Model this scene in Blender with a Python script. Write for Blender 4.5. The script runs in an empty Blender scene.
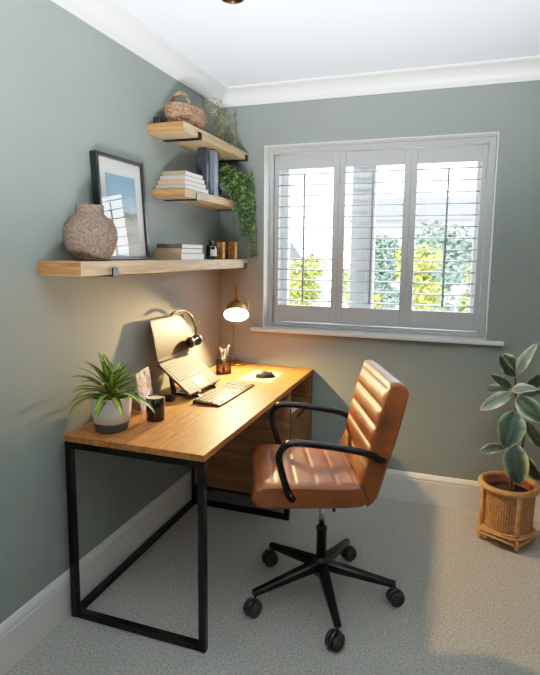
import bpy, bmesh, math, random
from mathutils import Vector, Matrix
R = random.Random(7)
col = bpy.context.scene.collection
PI = math.pi

# ------------------------------------------------------------------ helpers
class MB:
    """collects geometry and links it as one mesh object"""
    def __init__(s): s.v = []; s.f = []; s.sm = []; s.mi = []; s.m = 0
    def add(s, vs, fs, smooth=False):
        b = len(s.v); s.v += [tuple(v) for v in vs]
        for f in fs: s.f.append([b + i for i in f]); s.sm.append(smooth); s.mi.append(s.m)
        return s
    def box(s, x0, x1, y0, y1, z0, z1, bev=0.0, M=None, seg=2):
        bm = bmesh.new()
        bmesh.ops.create_cube(bm, size=1)
        for v in bm.verts:
            v.co = Vector(((x0 + x1) / 2 + v.co.x * (x1 - x0), (y0 + y1) / 2 + v.co.y * (y1 - y0), (z0 + z1) / 2 + v.co.z * (z1 - z0)))
        if bev > 0:
            bmesh.ops.bevel(bm, geom=bm.edges[:] , offset=bev, segments=seg, affect='EDGES', profile=0.5)
        return s.bm(bm, M)
    def bm(s, bm, M=None, smooth=False):
        bm.verts.index_update()
        vs = [(M @ v.co if M else v.co.copy()) for v in bm.verts]
        s.add(vs, [[v.index for v in f.verts] for f in bm.faces], smooth); bm.free(); return s
    def tube(s, pts, r, n=10, caps=True, closed=False, flat=None):
        pts = [Vector(p) for p in pts]; N = len(pts)
        rr = r if isinstance(r, (list, tuple)) else [r] * N
        T = []
        for i in range(N):
            if closed: t = pts[(i + 1) % N] - pts[i - 1]
            else: t = pts[min(i + 1, N - 1)] - pts[max(i - 1, 0)]
            T.append(t.normalized() if t.length > 1e-9 else Vector((0, 0, 1)))
        up = Vector((0, 0, 1)) if abs(T[0].z) < .9 else Vector((1, 0, 0))
        nrm = (up - T[0] * up.dot(T[0])).normalized()
        vs = []
        for i in range(N):
            nrm = (nrm - T[i] * nrm.dot(T[i]))
            nrm = nrm.normalized() if nrm.length > 1e-6 else T[i].orthogonal().normalized()
            bn = T[i].cross(nrm)
            for k in range(n):
                a = 2 * PI * k / n
                vs.append(pts[i] + nrm * (math.cos(a) * rr[i]) + bn * (math.sin(a) * rr[i] * (flat or 1)))
        fs = []
        for i in range(N if closed else N - 1):
            j = (i + 1) % N
            for k in range(n):
                l = (k + 1) % n
                fs.append([i * n + k, i * n + l, j * n + l, j * n + k])
        s.add(vs, fs, True)
        if caps and not closed:
            s.add(vs[:n], [list(range(n))[::-1]]); s.add(vs[-n:], [list(range(n))])
        return s
    def lathe(s, prof, n=32, M=None, sx=1, sy=1, cap=True):
        vs = []; fs = []
        for r, z in prof:
            for k in range(n):
                a = 2 * PI * k / n; p = Vector((r * math.cos(a) * sx, r * math.sin(a) * sy, z)); vs.append(M @ p if M else p)
        for i in range(len(prof) - 1):
            for k in range(n):
                l = (k + 1) % n; fs.append([i * n + k, i * n + l, (i + 1) * n + l, (i + 1) * n + k])
        s.add(vs, fs, True)
        for i, rev in ((0, True), (len(prof) - 1, False)):
            if cap and prof[i][0] > 1e-5:
                ring = vs[i * n:(i + 1) * n]; idx = list(range(n)); s.add(ring, [idx[::-1] if rev else idx])
        return s
    def prism(s, poly, axis, a, b, smooth=False):
        """poly of 2D points extruded along axis ('x','y','z')"""
        def P(u, w, t): return {'x': (t, u, w), 'y': (u, t, w), 'z': (u, w, t)}[axis]
        n = len(poly); vs = [P(u, w, a) for u, w in poly] + [P(u, w, b) for u, w in poly]
        s.add(vs, [[i, (i + 1) % n, n + (i + 1) % n, n + i] for i in range(n)], smooth)
        s.add(vs, [list(range(n))[::-1], [n + i for i in range(n)]]); return s
    def quad(s, a, b, c, d): return s.add([a, b, c, d], [[0, 1, 2, 3]])
    def build(s, name, mat, parent=None, loc=(0, 0, 0), fix=True):
        me = bpy.data.meshes.new(name); me.from_pydata(s.v, [], s.f)
        me.polygons.foreach_set('use_smooth', s.sm); me.polygons.foreach_set('material_index', s.mi); me.update()
        if fix:
            bm = bmesh.new(); bm.from_mesh(me); bmesh.ops.remove_doubles(bm, verts=bm.verts[:], dist=1e-6)
            bmesh.ops.recalc_face_normals(bm, faces=bm.faces[:]); bm.to_mesh(me); bm.free()
        for m in (mat if isinstance(mat, (list, tuple)) else [mat]): me.materials.append(m)
        o = bpy.data.objects.new(name, me); col.objects.link(o); o.location = loc
        if parent: o.parent = parent
        return o

def crom(pts, k=6):
    P = [Vector(p) for p in pts]; out = []
    for i in range(len(P) - 1):
        p0, p1, p2, p3 = P[max(i - 1, 0)], P[i], P[i + 1], P[min(i + 2, len(P) - 1)]
        for j in range(k):
            t = j / k
            out.append(.5 * ((2 * p1) + (p2 - p0) * t + (2 * p0 - 5 * p1 + 4 * p2 - p3) * t * t + (3 * p1 - p0 - 3 * p2 + p3) * t ** 3))
    out.append(P[-1]); return out
def tag(o, label, cat, group=None, kind=None):
    o['label'] = label; o['category'] = cat
    if group: o['group'] = group
    if kind: o['kind'] = kind
    return o
def thing(name, label, cat, loc=(0, 0, 0), rz=0, group=None):
    o = bpy.data.objects.new(name, None); col.objects.link(o); o.location = loc; o.rotation_euler = (0, 0, rz)
    o.empty_display_size = .05
    return tag(o, label, cat, group)
def struct(o): o['kind'] = 'structure'; return o
def copy_tree(o, parent=None):
    c = o.copy(); col.objects.link(c)
    if parent: c.parent = parent
    for ch in list(o.children): copy_tree(ch, c)
    return c

# ------------------------------------------------------------------ materials
def lin(c):
    return tuple(((x / 255) / 12.92 if x / 255 <= .04045 else ((x / 255 + .055) / 1.055) ** 2.4) for x in c)
def base_mat(name):
    m = bpy.data.materials.new(name); m.use_nodes = True
    nt = m.node_tree; b = nt.nodes['Principled BSDF']; return m, nt, b
def mat(name, c, rough=.5, metal=0, var=.0, scale=20, bump=0, bscale=None, stretch=(1, 1, 1), spec=.5, coat=0, c2=None, detail=4, dist=.002, sheen=0):
    m, nt, b = base_mat(name); L = nt.links; N = nt.nodes
    c = lin(c); b.inputs['Roughness'].default_value = rough; b.inputs['Metallic'].default_value = metal
    b.inputs['Specular IOR Level'].default_value = spec; b.inputs['Coat Weight'].default_value = coat
    b.inputs['Base Color'].default_value = (*c, 1)
    if sheen: b.inputs['Sheen Weight'].default_value = sheen
    if var or c2 or bump:
        tc = N.new('ShaderNodeTexCoord'); mp = N.new('ShaderNodeMapping'); mp.inputs['Scale'].default_value = stretch
        L.new(tc.outputs['Object'], mp.inputs['Vector'])
        nz = N.new('ShaderNodeTexNoise'); nz.inputs['Scale'].default_value = scale; nz.inputs['Detail'].default_value = detail
        L.new(mp.outputs[0], nz.inputs['Vector'])
        cr = N.new('ShaderNodeValToRGB'); e = cr.color_ramp.elements
        lo = lin_scale(c, 1 - var) if not c2 else lin(c2); hi = lin_scale(c, 1 + var) if not c2 else c
        e[0].position = .33; e[0].color = (*lo, 1); e[1].position = .67; e[1].color = (*hi, 1)
        L.new(nz.outputs['Fac'], cr.inputs[0]); L.new(cr.outputs[0], b.inputs['Base Color'])
        if bump:
            nb = nz
            if bscale:
                nb = N.new('ShaderNodeTexNoise'); nb.inputs['Scale'].default_value = bscale; nb.inputs['Detail'].default_value = 3
                L.new(mp.outputs[0], nb.inputs['Vector'])
            bp = N.new('ShaderNodeBump'); bp.inputs['Strength'].default_value = bump; bp.inputs['Distance'].default_value = dist
            L.new(nb.outputs['Fac'], bp.inputs['Height']); L.new(bp.outputs[0], b.inputs['Normal'])
    return m
def lin_scale(c, k): return tuple(min(1, x * k) for x in c)
def wood(name, ca, cb, cc, axis='y', scale=1.0, rough=.45, knots=0.0, bump=.15):
    """grain running along one axis, with optional knots"""
    m, nt, b = base_mat(name); L = nt.links; N = nt.nodes
    tc = N.new('ShaderNodeTexCoord'); mp = N.new('ShaderNodeMapping')
    st = {'x': (1.2, 16, 16), 'y': (16, 1.2, 16), 'z': (16, 16, 1.2)}[axis]
    mp.inputs['Scale'].default_value = tuple(q * scale for q in st); L.new(tc.outputs['Object'], mp.inputs['Vector'])
    n1 = N.new('ShaderNodeTexNoise'); n1.inputs['Scale'].default_value = 1.6; n1.inputs['Detail'].default_value = 6; n1.inputs['Distortion'].default_value = .6
    n2 = N.new('ShaderNodeTexNoise'); n2.inputs['Scale'].default_value = 9; n2.inputs['Detail'].default_value = 8
    L.new(mp.outputs[0], n1.inputs['Vector']); L.new(mp.outputs[0], n2.inputs['Vector'])
    mx = N.new('ShaderNodeMath'); mx.operation = 'MULTIPLY_ADD'; mx.inputs[1].default_value = .45
    L.new(n2.outputs['Fac'], mx.inputs[0]); 
    m2 = N.new('ShaderNodeMath'); m2.operation = 'MULTIPLY'; m2.inputs[1].default_value = .6; L.new(n1.outputs['Fac'], m2.inputs[0]); L.new(m2.outputs[0], mx.inputs[2])
    cr = N.new('ShaderNodeValToRGB'); e = cr.color_ramp.elements
    e[0].position = .36; e[0].color = (*lin(ca), 1); e[1].position = .68; e[1].color = (*lin(cc), 1)
    k = cr.color_ramp.elements.new(.52); k.color = (*lin(cb), 1)
    L.new(mx.outputs[0], cr.inputs[0]); out = cr.outputs[0]
    if knots:
        mk = N.new('ShaderNodeMapping'); ks = {'x': (4, 9, 9), 'y': (9, 4, 9), 'z': (9, 9, 4)}[axis]; mk.inputs['Scale'].default_value = ks
        L.new(tc.outputs['Object'], mk.inputs['Vector'])
        vo = N.new('ShaderNodeTexVoronoi'); vo.inputs['Scale'].default_value = 1.0; L.new(mk.outputs[0], vo.inputs['Vector'])
        kr = N.new('ShaderNodeValToRGB'); kr.color_ramp.elements[0].position = .06; kr.color_ramp.elements[0].color = (knots, knots, knots, 1)
        kr.color_ramp.elements[1].position = .2; kr.color_ramp.elements[1].color = (0, 0, 0, 1); L.new(vo.outputs['Distance'], kr.inputs[0])
        mi = N.new('ShaderNodeMix'); mi.data_type = 'RGBA'; mi.inputs[7].default_value = (*lin((92, 52, 26)), 1)
        L.new(kr.outputs[0], mi.inputs[0]); L.new(out, mi.inputs[6]); out = mi.outputs[2]
    L.new(out, b.inputs['Base Color']); b.inputs['Roughness'].default_value = rough; b.inputs['Specular IOR Level'].default_value = .3
    bp = N.new('ShaderNodeBump'); bp.inputs['Strength'].default_value = bump; bp.inputs['Distance'].default_value = .001
    L.new(n2.outputs['Fac'], bp.inputs['Height']); L.new(bp.outputs[0], b.inputs['Normal'])
    return m
def glass_mat(name, tint=(1, 1, 1), rough=0.0, fac=.12):
    m = bpy.data.materials.new(name); m.use_nodes = True; nt = m.node_tree; nt.nodes.clear(); N = nt.nodes; L = nt.links
    o = N.new('ShaderNodeOutputMaterial'); t = N.new('ShaderNodeBsdfTransparent'); g = N.new('ShaderNodeBsdfGlossy'); mx = N.new('ShaderNodeMixShader')
    t.inputs[0].default_value = (*tint, 1); g.inputs['Roughness'].default_value = rough
    lw_ = N.new('ShaderNodeLayerWeight'); lw_.inputs[0].default_value = .5
    pw = N.new('ShaderNodeMath'); pw.operation = 'POWER'; pw.inputs[1].default_value = 5; L.new(lw_.outputs['Facing'], pw.inputs[0])
    mr = N.new('ShaderNodeMath'); mr.operation = 'MULTIPLY_ADD'; mr.inputs[1].default_value = .9; mr.inputs[2].default_value = fac; mr.use_clamp = True
    L.new(pw.outputs[0], mr.inputs[0])
    L.new(mr.outputs[0], mx.inputs[0]); L.new(t.outputs[0], mx.inputs[1]); L.new(g.outputs[0], mx.inputs[2]); L.new(mx.outputs[0], o.inputs[0])
    return m
def emit_mat(name, c, s):
    m = bpy.data.materials.new(name); m.use_nodes = True; nt = m.node_tree; nt.nodes.clear()
    o = nt.nodes.new('ShaderNodeOutputMaterial'); e = nt.nodes.new('ShaderNodeEmission'); e.inputs[0].default_value = (*c, 1); e.inputs[1].default_value = s
    nt.links.new(e.outputs[0], o.inputs[0]); return m

M_wall = mat('sage_paint', (126, 132, 126), .75, var=.03, scale=3, bump=.04, bscale=160, spec=.25)
M_ceil = mat('ceiling_paint', (232, 238, 244), .85, var=.01, scale=2, spec=.2)
M_trim = mat('white_gloss', (224, 224, 220), .38, var=.01, scale=4)
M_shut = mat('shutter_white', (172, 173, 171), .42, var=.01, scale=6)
M_louv = mat('louvre_backlit_shade', (158, 162, 163), .5, var=.01, scale=6)  # white slats; their backlit shade is put into the base colour
M_rod = mat('rod_backlit_shade', (120, 124, 125), .5, var=.01, scale=6)  # white rods, colour darkened to read as silhouettes against the window
M_upvc = mat('upvc_white', (232, 236, 240), .35, var=.01, scale=4)
M_glass = glass_mat('window_glass', (.97, .99, .99), 0, .05)
M_black = mat('black_metal', (11, 11, 11), .22, var=.15, scale=30, spec=.3)
M_blackp = mat('black_plastic', (20, 20, 21), .35, var=.1, scale=60)
M_rubber = mat('black_rubber', (26, 26, 27), .6, var=.1, scale=60)
M_chrome = mat('chrome', (205, 205, 208), .12, metal=1, var=.02, scale=10)
M_silver = mat('silver_aluminium', (104, 97, 84), .6, metal=.1, spec=.2, var=.03, scale=90)
M_brass = mat('aged_brass', (170, 130, 70), .3, metal=1, var=.12, scale=25)
M_bronze = mat('dark_bronze', (88, 62, 44), .3, metal=1, var=.15, scale=18)
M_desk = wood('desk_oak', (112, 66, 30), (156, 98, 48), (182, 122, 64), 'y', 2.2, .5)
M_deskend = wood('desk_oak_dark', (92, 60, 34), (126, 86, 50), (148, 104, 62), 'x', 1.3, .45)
M_shelf = wood('pine_plank', (150, 122, 88), (182, 152, 114), (200, 174, 138), 'y', .8, .55, knots=.75)
M_shelfend = wood('pine_end_grain', (106, 66, 34), (150, 100, 56), (180, 132, 86), 'x', 1.4, .6, knots=.6)
M_paper = mat('white_paper', (232, 230, 224), .7, var=.03, scale=60)
M_soil = mat('dark_soil', (42, 30, 24), .95, var=.4, scale=80, bump=.6)

def carpet():
    m, nt, b = base_mat('wool_carpet'); L = nt.links; N = nt.nodes
    tc = N.new('ShaderNodeTexCoord')
    n1 = N.new('ShaderNodeTexNoise'); n1.inputs['Scale'].default_value = 300; n1.inputs['Detail'].default_value = 3
    n2 = N.new('ShaderNodeTexNoise'); n2.inputs['Scale'].default_value = 120; n2.inputs['Detail'].default_value = 2
    L.new(tc.outputs['Object'], n1.inputs['Vector']); L.new(tc.outputs['Object'], n2.inputs['Vector'])
    mx = N.new('ShaderNodeMath'); mx.operation = 'MULTIPLY_ADD'; mx.inputs[1].default_value = .35; L.new(n2.outputs['Fac'], mx.inputs[0])
    m2 = N.new('ShaderNodeMath'); m2.operation = 'MULTIPLY'; m2.inputs[1].default_value = .65; L.new(n1.outputs['Fac'], m2.inputs[0]); L.new(m2.outputs[0], mx.inputs[2])
    cr = N.new('ShaderNodeValToRGB'); e = cr.color_ramp.elements
    e[0].position = .34; e[0].color = (*lin((92, 91, 86)), 1); e[1].position = .64; e[1].color = (*lin((196, 193, 184)), 1)
    L.new(mx.outputs[0], cr.inputs[0]); L.new(cr.outputs[0], b.inputs['Base Color'])
    bp = N.new('ShaderNodeBump'); bp.inputs['Strength'].default_value = .7; bp.inputs['Distance'].default_value = .006
    L.new(mx.outputs[0], bp.inputs['Height']); L.new(bp.outputs[0], b.inputs['Normal'])
    b.inputs['Roughness'].default_value = .95; b.inputs['Specular IOR Level'].default_value = .1; b.inputs['Sheen Weight'].default_value = .2
    return m
M_carpet = carpet()

# ------------------------------------------------------------------ the room
XR, YF, H = 2.35, -3.9, 2.445
WL, WR, WB, WT = .293, 1.609, .978, 2.113
struct(MB().box(-.2, XR + .2, YF - .2, .3, -.12, 0).build('floor', M_carpet))
struct(MB().box(-.2, XR + .2, YF - .2, .3, H, H + .12).build('ceiling', M_ceil))
struct(MB().box(-.2, 0, YF - .2, .3, 0, H).build('wall_left', M_wall))
struct(MB().box(0, WL, 0, .3, 0, H).box(WR, XR, 0, .3, 0, H).box(WL, WR, 0, .3, 0, WB).box(WL, WR, 0, .3, WT, H).build('wall_back', M_wall))
struct(MB().box(XR, XR + .2, YF - .2, .3, 0, H).build('wall_right', M_wall))
struct(MB().box(0, XR, YF - .2, YF, 0, H).build('wall_front', M_wall))
# skirting: d = distance from the wall
SK = [(0, 0), (.018, 0), (.018, .140), (.0145, .143), (.0145, .147), (.018, .150), (.017, .160), (.012, .170), (.009, .176), (.004, .180), (0, .180)]
def run(prof, name, side):
    m = MB()
    if side == 'left': m.prism([(d, z) for d, z in prof], 'y', YF, 0)
    if side == 'right': m.prism([(XR - d, z) for d, z in prof], 'y', YF, 0)
    if side == 'back': m.prism([(-d, z) for d, z in prof], 'x', 0, XR)
    if side == 'front': m.prism([(YF + d, z) for d, z in prof], 'x', 0, XR)
    return struct(m.build(name, M_trim))
for sd in ('left', 'back', 'right', 'front'): run(SK, 'baseboard_' + sd, sd)
CV = [(0, 2.357), (.007, 2.357), (.009, 2.366), (.012, 2.368)]
for k in range(9):
    a = PI / 2 * k / 8; CV.append((.012 + .066 * (1 - math.cos(a)), 2.368 + .062 * math.sin(a)))
CV += [(.096, 2.434), (.1, 2.437), (.1, H), (0, H)]
for i, sd in enumerate(('left', 'back', 'right', 'front')): run(CV, 'trim_%d' % (i + 1), sd)

# window: casement, panes, sill, reveal lining
win = bpy.data.objects.new('window_1', None); col.objects.link(win); win.location = (.95, .2, 1.0); struct(win)
def wb(m, n, mt): 
    o = m.build(n, mt); o.parent = win; o.matrix_parent_inverse = Matrix.Translation(win.location).inverted(); return o
f = MB(); y0, y1 = .2, .27
f.box(WL, WL + .055, y0, y1, .998, WT, .006).box(WR - .055, WR, y0, y1, .998, WT, .006).box(WL, WR, y0, y1, .998, 1.05, .006).box(WL, WR, y0, y1, WT - .055, WT, .006).box(.835, .905, y0, y1, 1.0, WT, .006)
wb(f, 'window_frame', M_upvc)
for a, b in ((WL + .055, .835), (.905, WR - .055)):
    f = MB(); d = .038
    f.box(a, a + d, .21, .262, 1.05, WT - .055, .006).box(b - d, b, .21, .262, 1.05, WT - .055, .006).box(a, b, .21, .262, 1.05, 1.05 + d, .006).box(a, b, .21, .262, WT - .055 - d, WT - .055, .006)
    s = wb(f, 'casement', M_upvc)
    p = MB().box(a + d, b - d, .232, .24, 1.05 + d, WT - .055 - d).build('pane', M_glass); p.parent = s
wb(MB().box(.221, 1.698, -.042, .0, .976, .998, .006).box(WL, WR, -.001, .2, .978, .998), 'window_sill', M_trim)
wb(MB().box(WL, WL + .004, -.001, .2, .998, WT).box(WR - .004, WR, -.001, .2, .998, WT).box(WL, WR, -.001, .2, WT - .004, WT), 'window_reveal', M_trim)

# ------------------------------------------------------------------ plantation shutters
sh = thing('plantation_shutters', 'white plantation shutters of three hinged panels filling the window recess', 'shutters', (.95, .1, .998))
def pb(m, n, mt, par, off):
    o = m.build(n, mt); o.parent = par; o.matrix_parent_inverse = Matrix.Translation(off).inverted(); return o
SO = sh.location
e = .0045
fr = MB(); ya, yb = .085, .15
fr.box(WL + e, .321, ya, yb, .999, WT - e, .004).box(1.572, WR - e, ya, yb, .999, WT - e, .004).box(.321, 1.572, ya, yb, WT - .034, WT - e, .004).box(.321, 1.572, ya, yb, .999, 1.024, .004)
fr.box(.321, .326, ya - .004, ya, 1.024, WT - .034).box(1.567, 1.572, ya - .004, ya, 1.024, WT - .034).box(.321, 1.572, ya - .004, ya, WT - .04, WT - .034).box(.321, 1.572, ya - .004, ya, 1.024, 1.030)
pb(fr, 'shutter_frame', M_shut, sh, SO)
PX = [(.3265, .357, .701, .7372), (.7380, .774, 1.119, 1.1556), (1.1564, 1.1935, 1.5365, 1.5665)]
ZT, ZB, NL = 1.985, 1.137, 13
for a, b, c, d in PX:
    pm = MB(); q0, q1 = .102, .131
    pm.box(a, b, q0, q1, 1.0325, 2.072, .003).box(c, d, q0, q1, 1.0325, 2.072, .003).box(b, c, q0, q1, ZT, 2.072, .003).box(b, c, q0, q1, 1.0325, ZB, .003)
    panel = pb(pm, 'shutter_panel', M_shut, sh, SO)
    lb = MB(); pitch = (ZT - ZB) / NL; tl = math.radians(3)
    for k in range(NL):
        zc = ZB + pitch * (k + .5); n = 14; poly = []
        for i in range(n):
            t = 2 * PI * i / n; u = .031 * math.cos(t); w = .0042 * math.sin(t)
            poly.append((.1165 + u * math.cos(tl) - w * math.sin(tl), zc + u * math.sin(tl) + w * math.cos(tl)))
        lb.prism(poly, 'x', b + .001, c - .001, True)
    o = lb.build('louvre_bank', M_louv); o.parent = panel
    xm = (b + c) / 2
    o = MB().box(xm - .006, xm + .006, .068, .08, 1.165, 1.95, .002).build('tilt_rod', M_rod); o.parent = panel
    for zz in (1.2, 1.92):
        xh = a + .004 if a < 1 else d - .004
        o = MB().tube([(xh, .098, zz - .03), (xh, .098, zz + .03)], .0045, 8).build('hinge', M_shut); o.parent = panel

def wobj(m, name, mt, par):
    """mesh given in world coordinates, parented to a thing without moving"""
    o = m.build(name, mt); o.parent = par
    root = par
    o.matrix_parent_inverse = (Matrix.Translation(root.location) @ root.rotation_euler.to_matrix().to_4x4()).inverted() if root.type == 'EMPTY' else Matrix.Identity(4)
    return o

# ------------------------------------------------------------------ desk
DX0, DX1, DY0, DY1, DZ = .03, .63, -1.5307, -.008, .76
desk = thing('desk', 'oak topped desk with black square tube frame and drawer unit along the left wall', 'desk', ((DX0 + DX1) / 2, -.77, 0))
top = wobj(MB().box(DX0, DX1, DY0, DY1, DZ - .025, DZ, .0015), 'desktop', M_desk, desk)
T = .027
def leg(x, y): wobj(MB().box(x, x + T, y, y + T, 0, DZ - .0255, .002), 'leg', M_black, desk)
zt0, zt1 = DZ - .0525, DZ - .0255
for yy in (DY0 + .003, -.4877, -.045):
    leg(DX0 + .002, yy); leg(DX1 - T - .002, yy)
    wobj(MB().box(DX0 + T + .002, DX1 - T - .002, yy, yy + T, .002, .002 + T, .002), 'floor_rail', M_black, desk)
yy = DY0 + .003
wobj(MB().box(DX0 + T + .002, DX1 - T - .002, yy, yy + T, zt0, zt1, .002), 'top_rail', M_black, desk)
wobj(MB().box(DX0 + .002, DX0 + .002 + T, DY0 + T + .003, -.4877, .002, .002 + T, .002), 'floor_rail', M_black, desk)
wobj(MB().box(DX0 + .002, DX0 + .002 + T, -.4877 + T, -.045, .002, .002 + T, .002), 'floor_rail', M_black, desk)
wobj(MB().box(DX0 + .03, DX0 + .03 + T, DY0 + T + .003, -.49, zt0, zt1, .002), 'top_rail', M_black, desk)
wobj(MB().box(DX0 + T + .002, DX1 - T - .002, -.4877, -.4877 + T, .108, .13, .002), 'cabinet_rail', M_black, desk)
# drawer unit: carcass with an open cubby above two drawers
cx0, cx1, cy0, cy1, cz0, cz1 = .062, .598, -.4885, -.047, .131, .734
c = MB()
c.box(cx0, cx1 + .03, cy0 - .014, cy0 + .006, cz0, cz1, .001).box(cx0, cx1 + .03, cy1 - .018, cy1, cz0, cz1, .001)
c.box(cx0, cx0 + .012, cy0, cy1, cz0, cz1).box(cx0, cx1 + .028, cy0, cy1, cz0, cz0 + .018, .001).box(cx0, cx1 + .028, cy0, cy1, .573, .589, .001)
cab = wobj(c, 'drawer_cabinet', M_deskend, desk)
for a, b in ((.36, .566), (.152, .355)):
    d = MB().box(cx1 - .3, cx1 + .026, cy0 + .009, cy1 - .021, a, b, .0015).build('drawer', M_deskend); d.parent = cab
    h = MB().box(cx1 + .022, cx1 + .034, -.34, -.2, b - .018, b - .008, .002).build('handle', M_black); h.parent = d
cub = thing('paper_stack', 'loose sheets of white paper lying in the open cubby under the desktop', 'papers', (.52, -.33, .589))
for k in range(4):
    o = MB().box(-.1, .1, -.1, .08, .0005 + k * .004, .004 + k * .004).build('sheet', M_paper, cub); o.rotation_euler.z = R.uniform(-.15, .15)

# ------------------------------------------------------------------ wall shelves
def shelf(name, y0, zt, th, dep, label, brk):
    t = thing(name, label, 'shelf', (dep / 2, y0 / 2, zt - th))
    m = MB(); m.box(.001, dep, y0, -.002, zt - th, zt, .004)
    o = wobj(m, 'plank', [M_shelf, M_shelfend], t)
    for p in o.data.polygons:
        if p.normal.y < -.7: p.material_index = 1
    for y in brk:
        b = MB().box(.001, dep + .004, y, y + .035, zt - th - .006, zt - th - .0005).box(dep + .0005, dep + .006, y, y + .035, zt - th - .006, zt - th + .028, .001).box(.0005, .006, y, y + .035, zt - th - .09 if False else zt - th - .006, zt - th)
        wobj(b, 'bracket', M_black, t)
    return t
shelf('wall_shelf', -1.596, 1.426, .052, .192, 'long rustic pine shelf, lowest and longest of the three on the left wall', (-1.42, -.075))
shelf('wall_shelf', -.813, 1.77, .040, .182, 'short rustic pine shelf in the middle, carrying books and the trailing plant', (-.70, -.075))
shelf('wall_shelf', -.845, 2.072, .047, .195, 'short rustic pine shelf at the top, carrying the wicker basket', (-.70, -.075))
S1, S2, S3 = 1.426, 1.77, 2.072

# vase
M_vase = mat('stone_terracotta', (126, 107, 94), .92, scale=110, bump=.9, bscale=70, dist=.006, c2=(92, 75, 64), spec=.15)
v = thing('stone_vase', 'round rough brown earthenware vase with a short neck on the lowest shelf', 'vase', (.112, -1.435, S1))
pr = [(.0, .001), (.066, .001), (.075, .006), (.093, .03), (.109, .065), (.1165, .1), (.115, .13), (.104, .16), (.083, .184), (.066, .195), (.0605, .203), (.060, .222), (.062, .233), (.0605, .237), (.055, .236), (.052, .225), (.052, .2), (.07, .185), (.09, .15), (.1, .1), (.06, .02), (0, .018)]
MB().lathe([(r_ * .86, z_ * .88) for r_, z_ in pr], 48).build('vase_body', M_vase, v)

# picture frame leaning on the wall
pf = thing('picture_frame', 'black framed beach print with white mount leaning behind the brown vase', 'picture', (.05, -1.1225, S1))
PW, PH = .345, .438
lean = math.atan2(.03, PH)
MF = Matrix.Translation((-.0115, 0, .001)) @ Matrix.Rotation(-lean, 4, 'Y')   # local: x out of the wall, y along, z up
def fb(m, n, mt, par=pf): return m.build(n, mt, par)
b = .016; D = .032
m = MB(); h = PW / 2
m.box(0, D, -h, -h + b, 0, PH, .0015, MF).box(0, D, h - b, h, 0, PH, .0015, MF).box(0, D, -h + b, h - b, 0, b, .0015, MF).box(0, D, -h + b, h - b, PH - b, PH, .0015, MF)
fb(m, 'frame', mat('black_frame', (18, 18, 19), .35, var=.1, scale=40))
fb(MB().box(.006, .02, -h + b, h - b, b, PH - b, 0, MF), 'mount', M_paper)
def print_mat():
    m, nt, bb = base_mat('beach_print'); N = nt.nodes; L = nt.links
    tc = N.new('ShaderNodeTexCoord'); sp = N.new('ShaderNodeSeparateXYZ'); L.new(tc.outputs['Object'], sp.inputs[0])
    nz = N.new('ShaderNodeTexNoise'); nz.inputs['Scale'].default_value = 26; nz.inputs['Detail'].default_value = 5; L.new(tc.outputs['Object'], nz.inputs['Vector'])
    ad = N.new('ShaderNodeMath'); ad.operation = 'MULTIPLY_ADD'; ad.inputs[1].default_value = .05; L.new(nz.outputs['Fac'], ad.inputs[0]); L.new(sp.outputs['Z'], ad.inputs[2])
    mr = N.new('ShaderNodeMapRange'); mr.inputs[1].default_value = .1; mr.inputs[2].default_value = .36; L.new(ad.outputs[0], mr.inputs[0])
    cr = N.new('ShaderNodeValToRGB'); E = cr.color_ramp.elements
    E[0].position = 0; E[0].color = (*lin((205, 205, 190)), 1); E[1].position = 1; E[1].color = (*lin((112, 160, 190)), 1)
    for ps, cc in ((.30, (196, 190, 165)), (.44, (128, 128, 98)), (.50, (150, 150, 120)), (.54, (176, 200, 210)), (.75, (140, 182, 206))):
        q = E.new(ps); q.color = (*lin(cc), 1)
    L.new(mr.outputs[0], cr.inputs[0]); L.new(cr.outputs[0], bb.inputs['Base Color']); bb.inputs['Roughness'].default_value = .6
    return m
fb(MB().box(.0195, .021, -.108, .108, .075, .362, 0, MF), 'print', print_mat())
fb(MB().box(.024, .026, -h + b, h - b, b, PH - b, 0, MF), 'glass', glass_mat('picture_glass', (1, 1, 1), 0, .06))

# books
def cover(name, c): return mat(name, c, .55, var=.06, scale=40, bump=.1)
def book(x0, x1, y0, y1, z, th, cm, label, group, rz=0):
    """lying flat: spine towards -y, page block seen on +x"""
    t = thing('book', label, 'book', ((x0 + x1) / 2, (y0 + y1) / 2, z), rz, group)
    w, l = (x1 - x0) / 2, (y1 - y0) / 2; k = .0022
    m = MB().box(-w, w, -l, l, .0003, k).box(-w, w, -l, l, th - k, th - .0003).box(-w, w, -l, -l + k, .0003, th - .0003, .001)
    m.build('cover', cm, t)
    MB().box(-w + .004, w - .003, -l + k, l - .004, k, th - k).build('pages', M_paper, t)
    return t
z = S1 + .0003
G = 'books lying on the lowest shelf'
book(.028, .182, -.855, -.60, z, .0325, cover('taupe_cover', (142, 122, 96)), 'thick taupe book at the bottom of the stack on the lowest shelf', G); z += .0328
book(.034, .178, -.845, -.612, z, .0235, cover('tan_cover', (160, 132, 98)), 'tan book in the middle of the stack on the lowest shelf', G, .01); z += .0238
book(.04, .18, -.84, -.615, z, .0215, cover('charcoal_cover', (66, 64, 62)), 'charcoal book on top of the stack on the lowest shelf', G, -.015)
z = S2 + .0003; G = 'books lying on the middle shelf'
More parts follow.
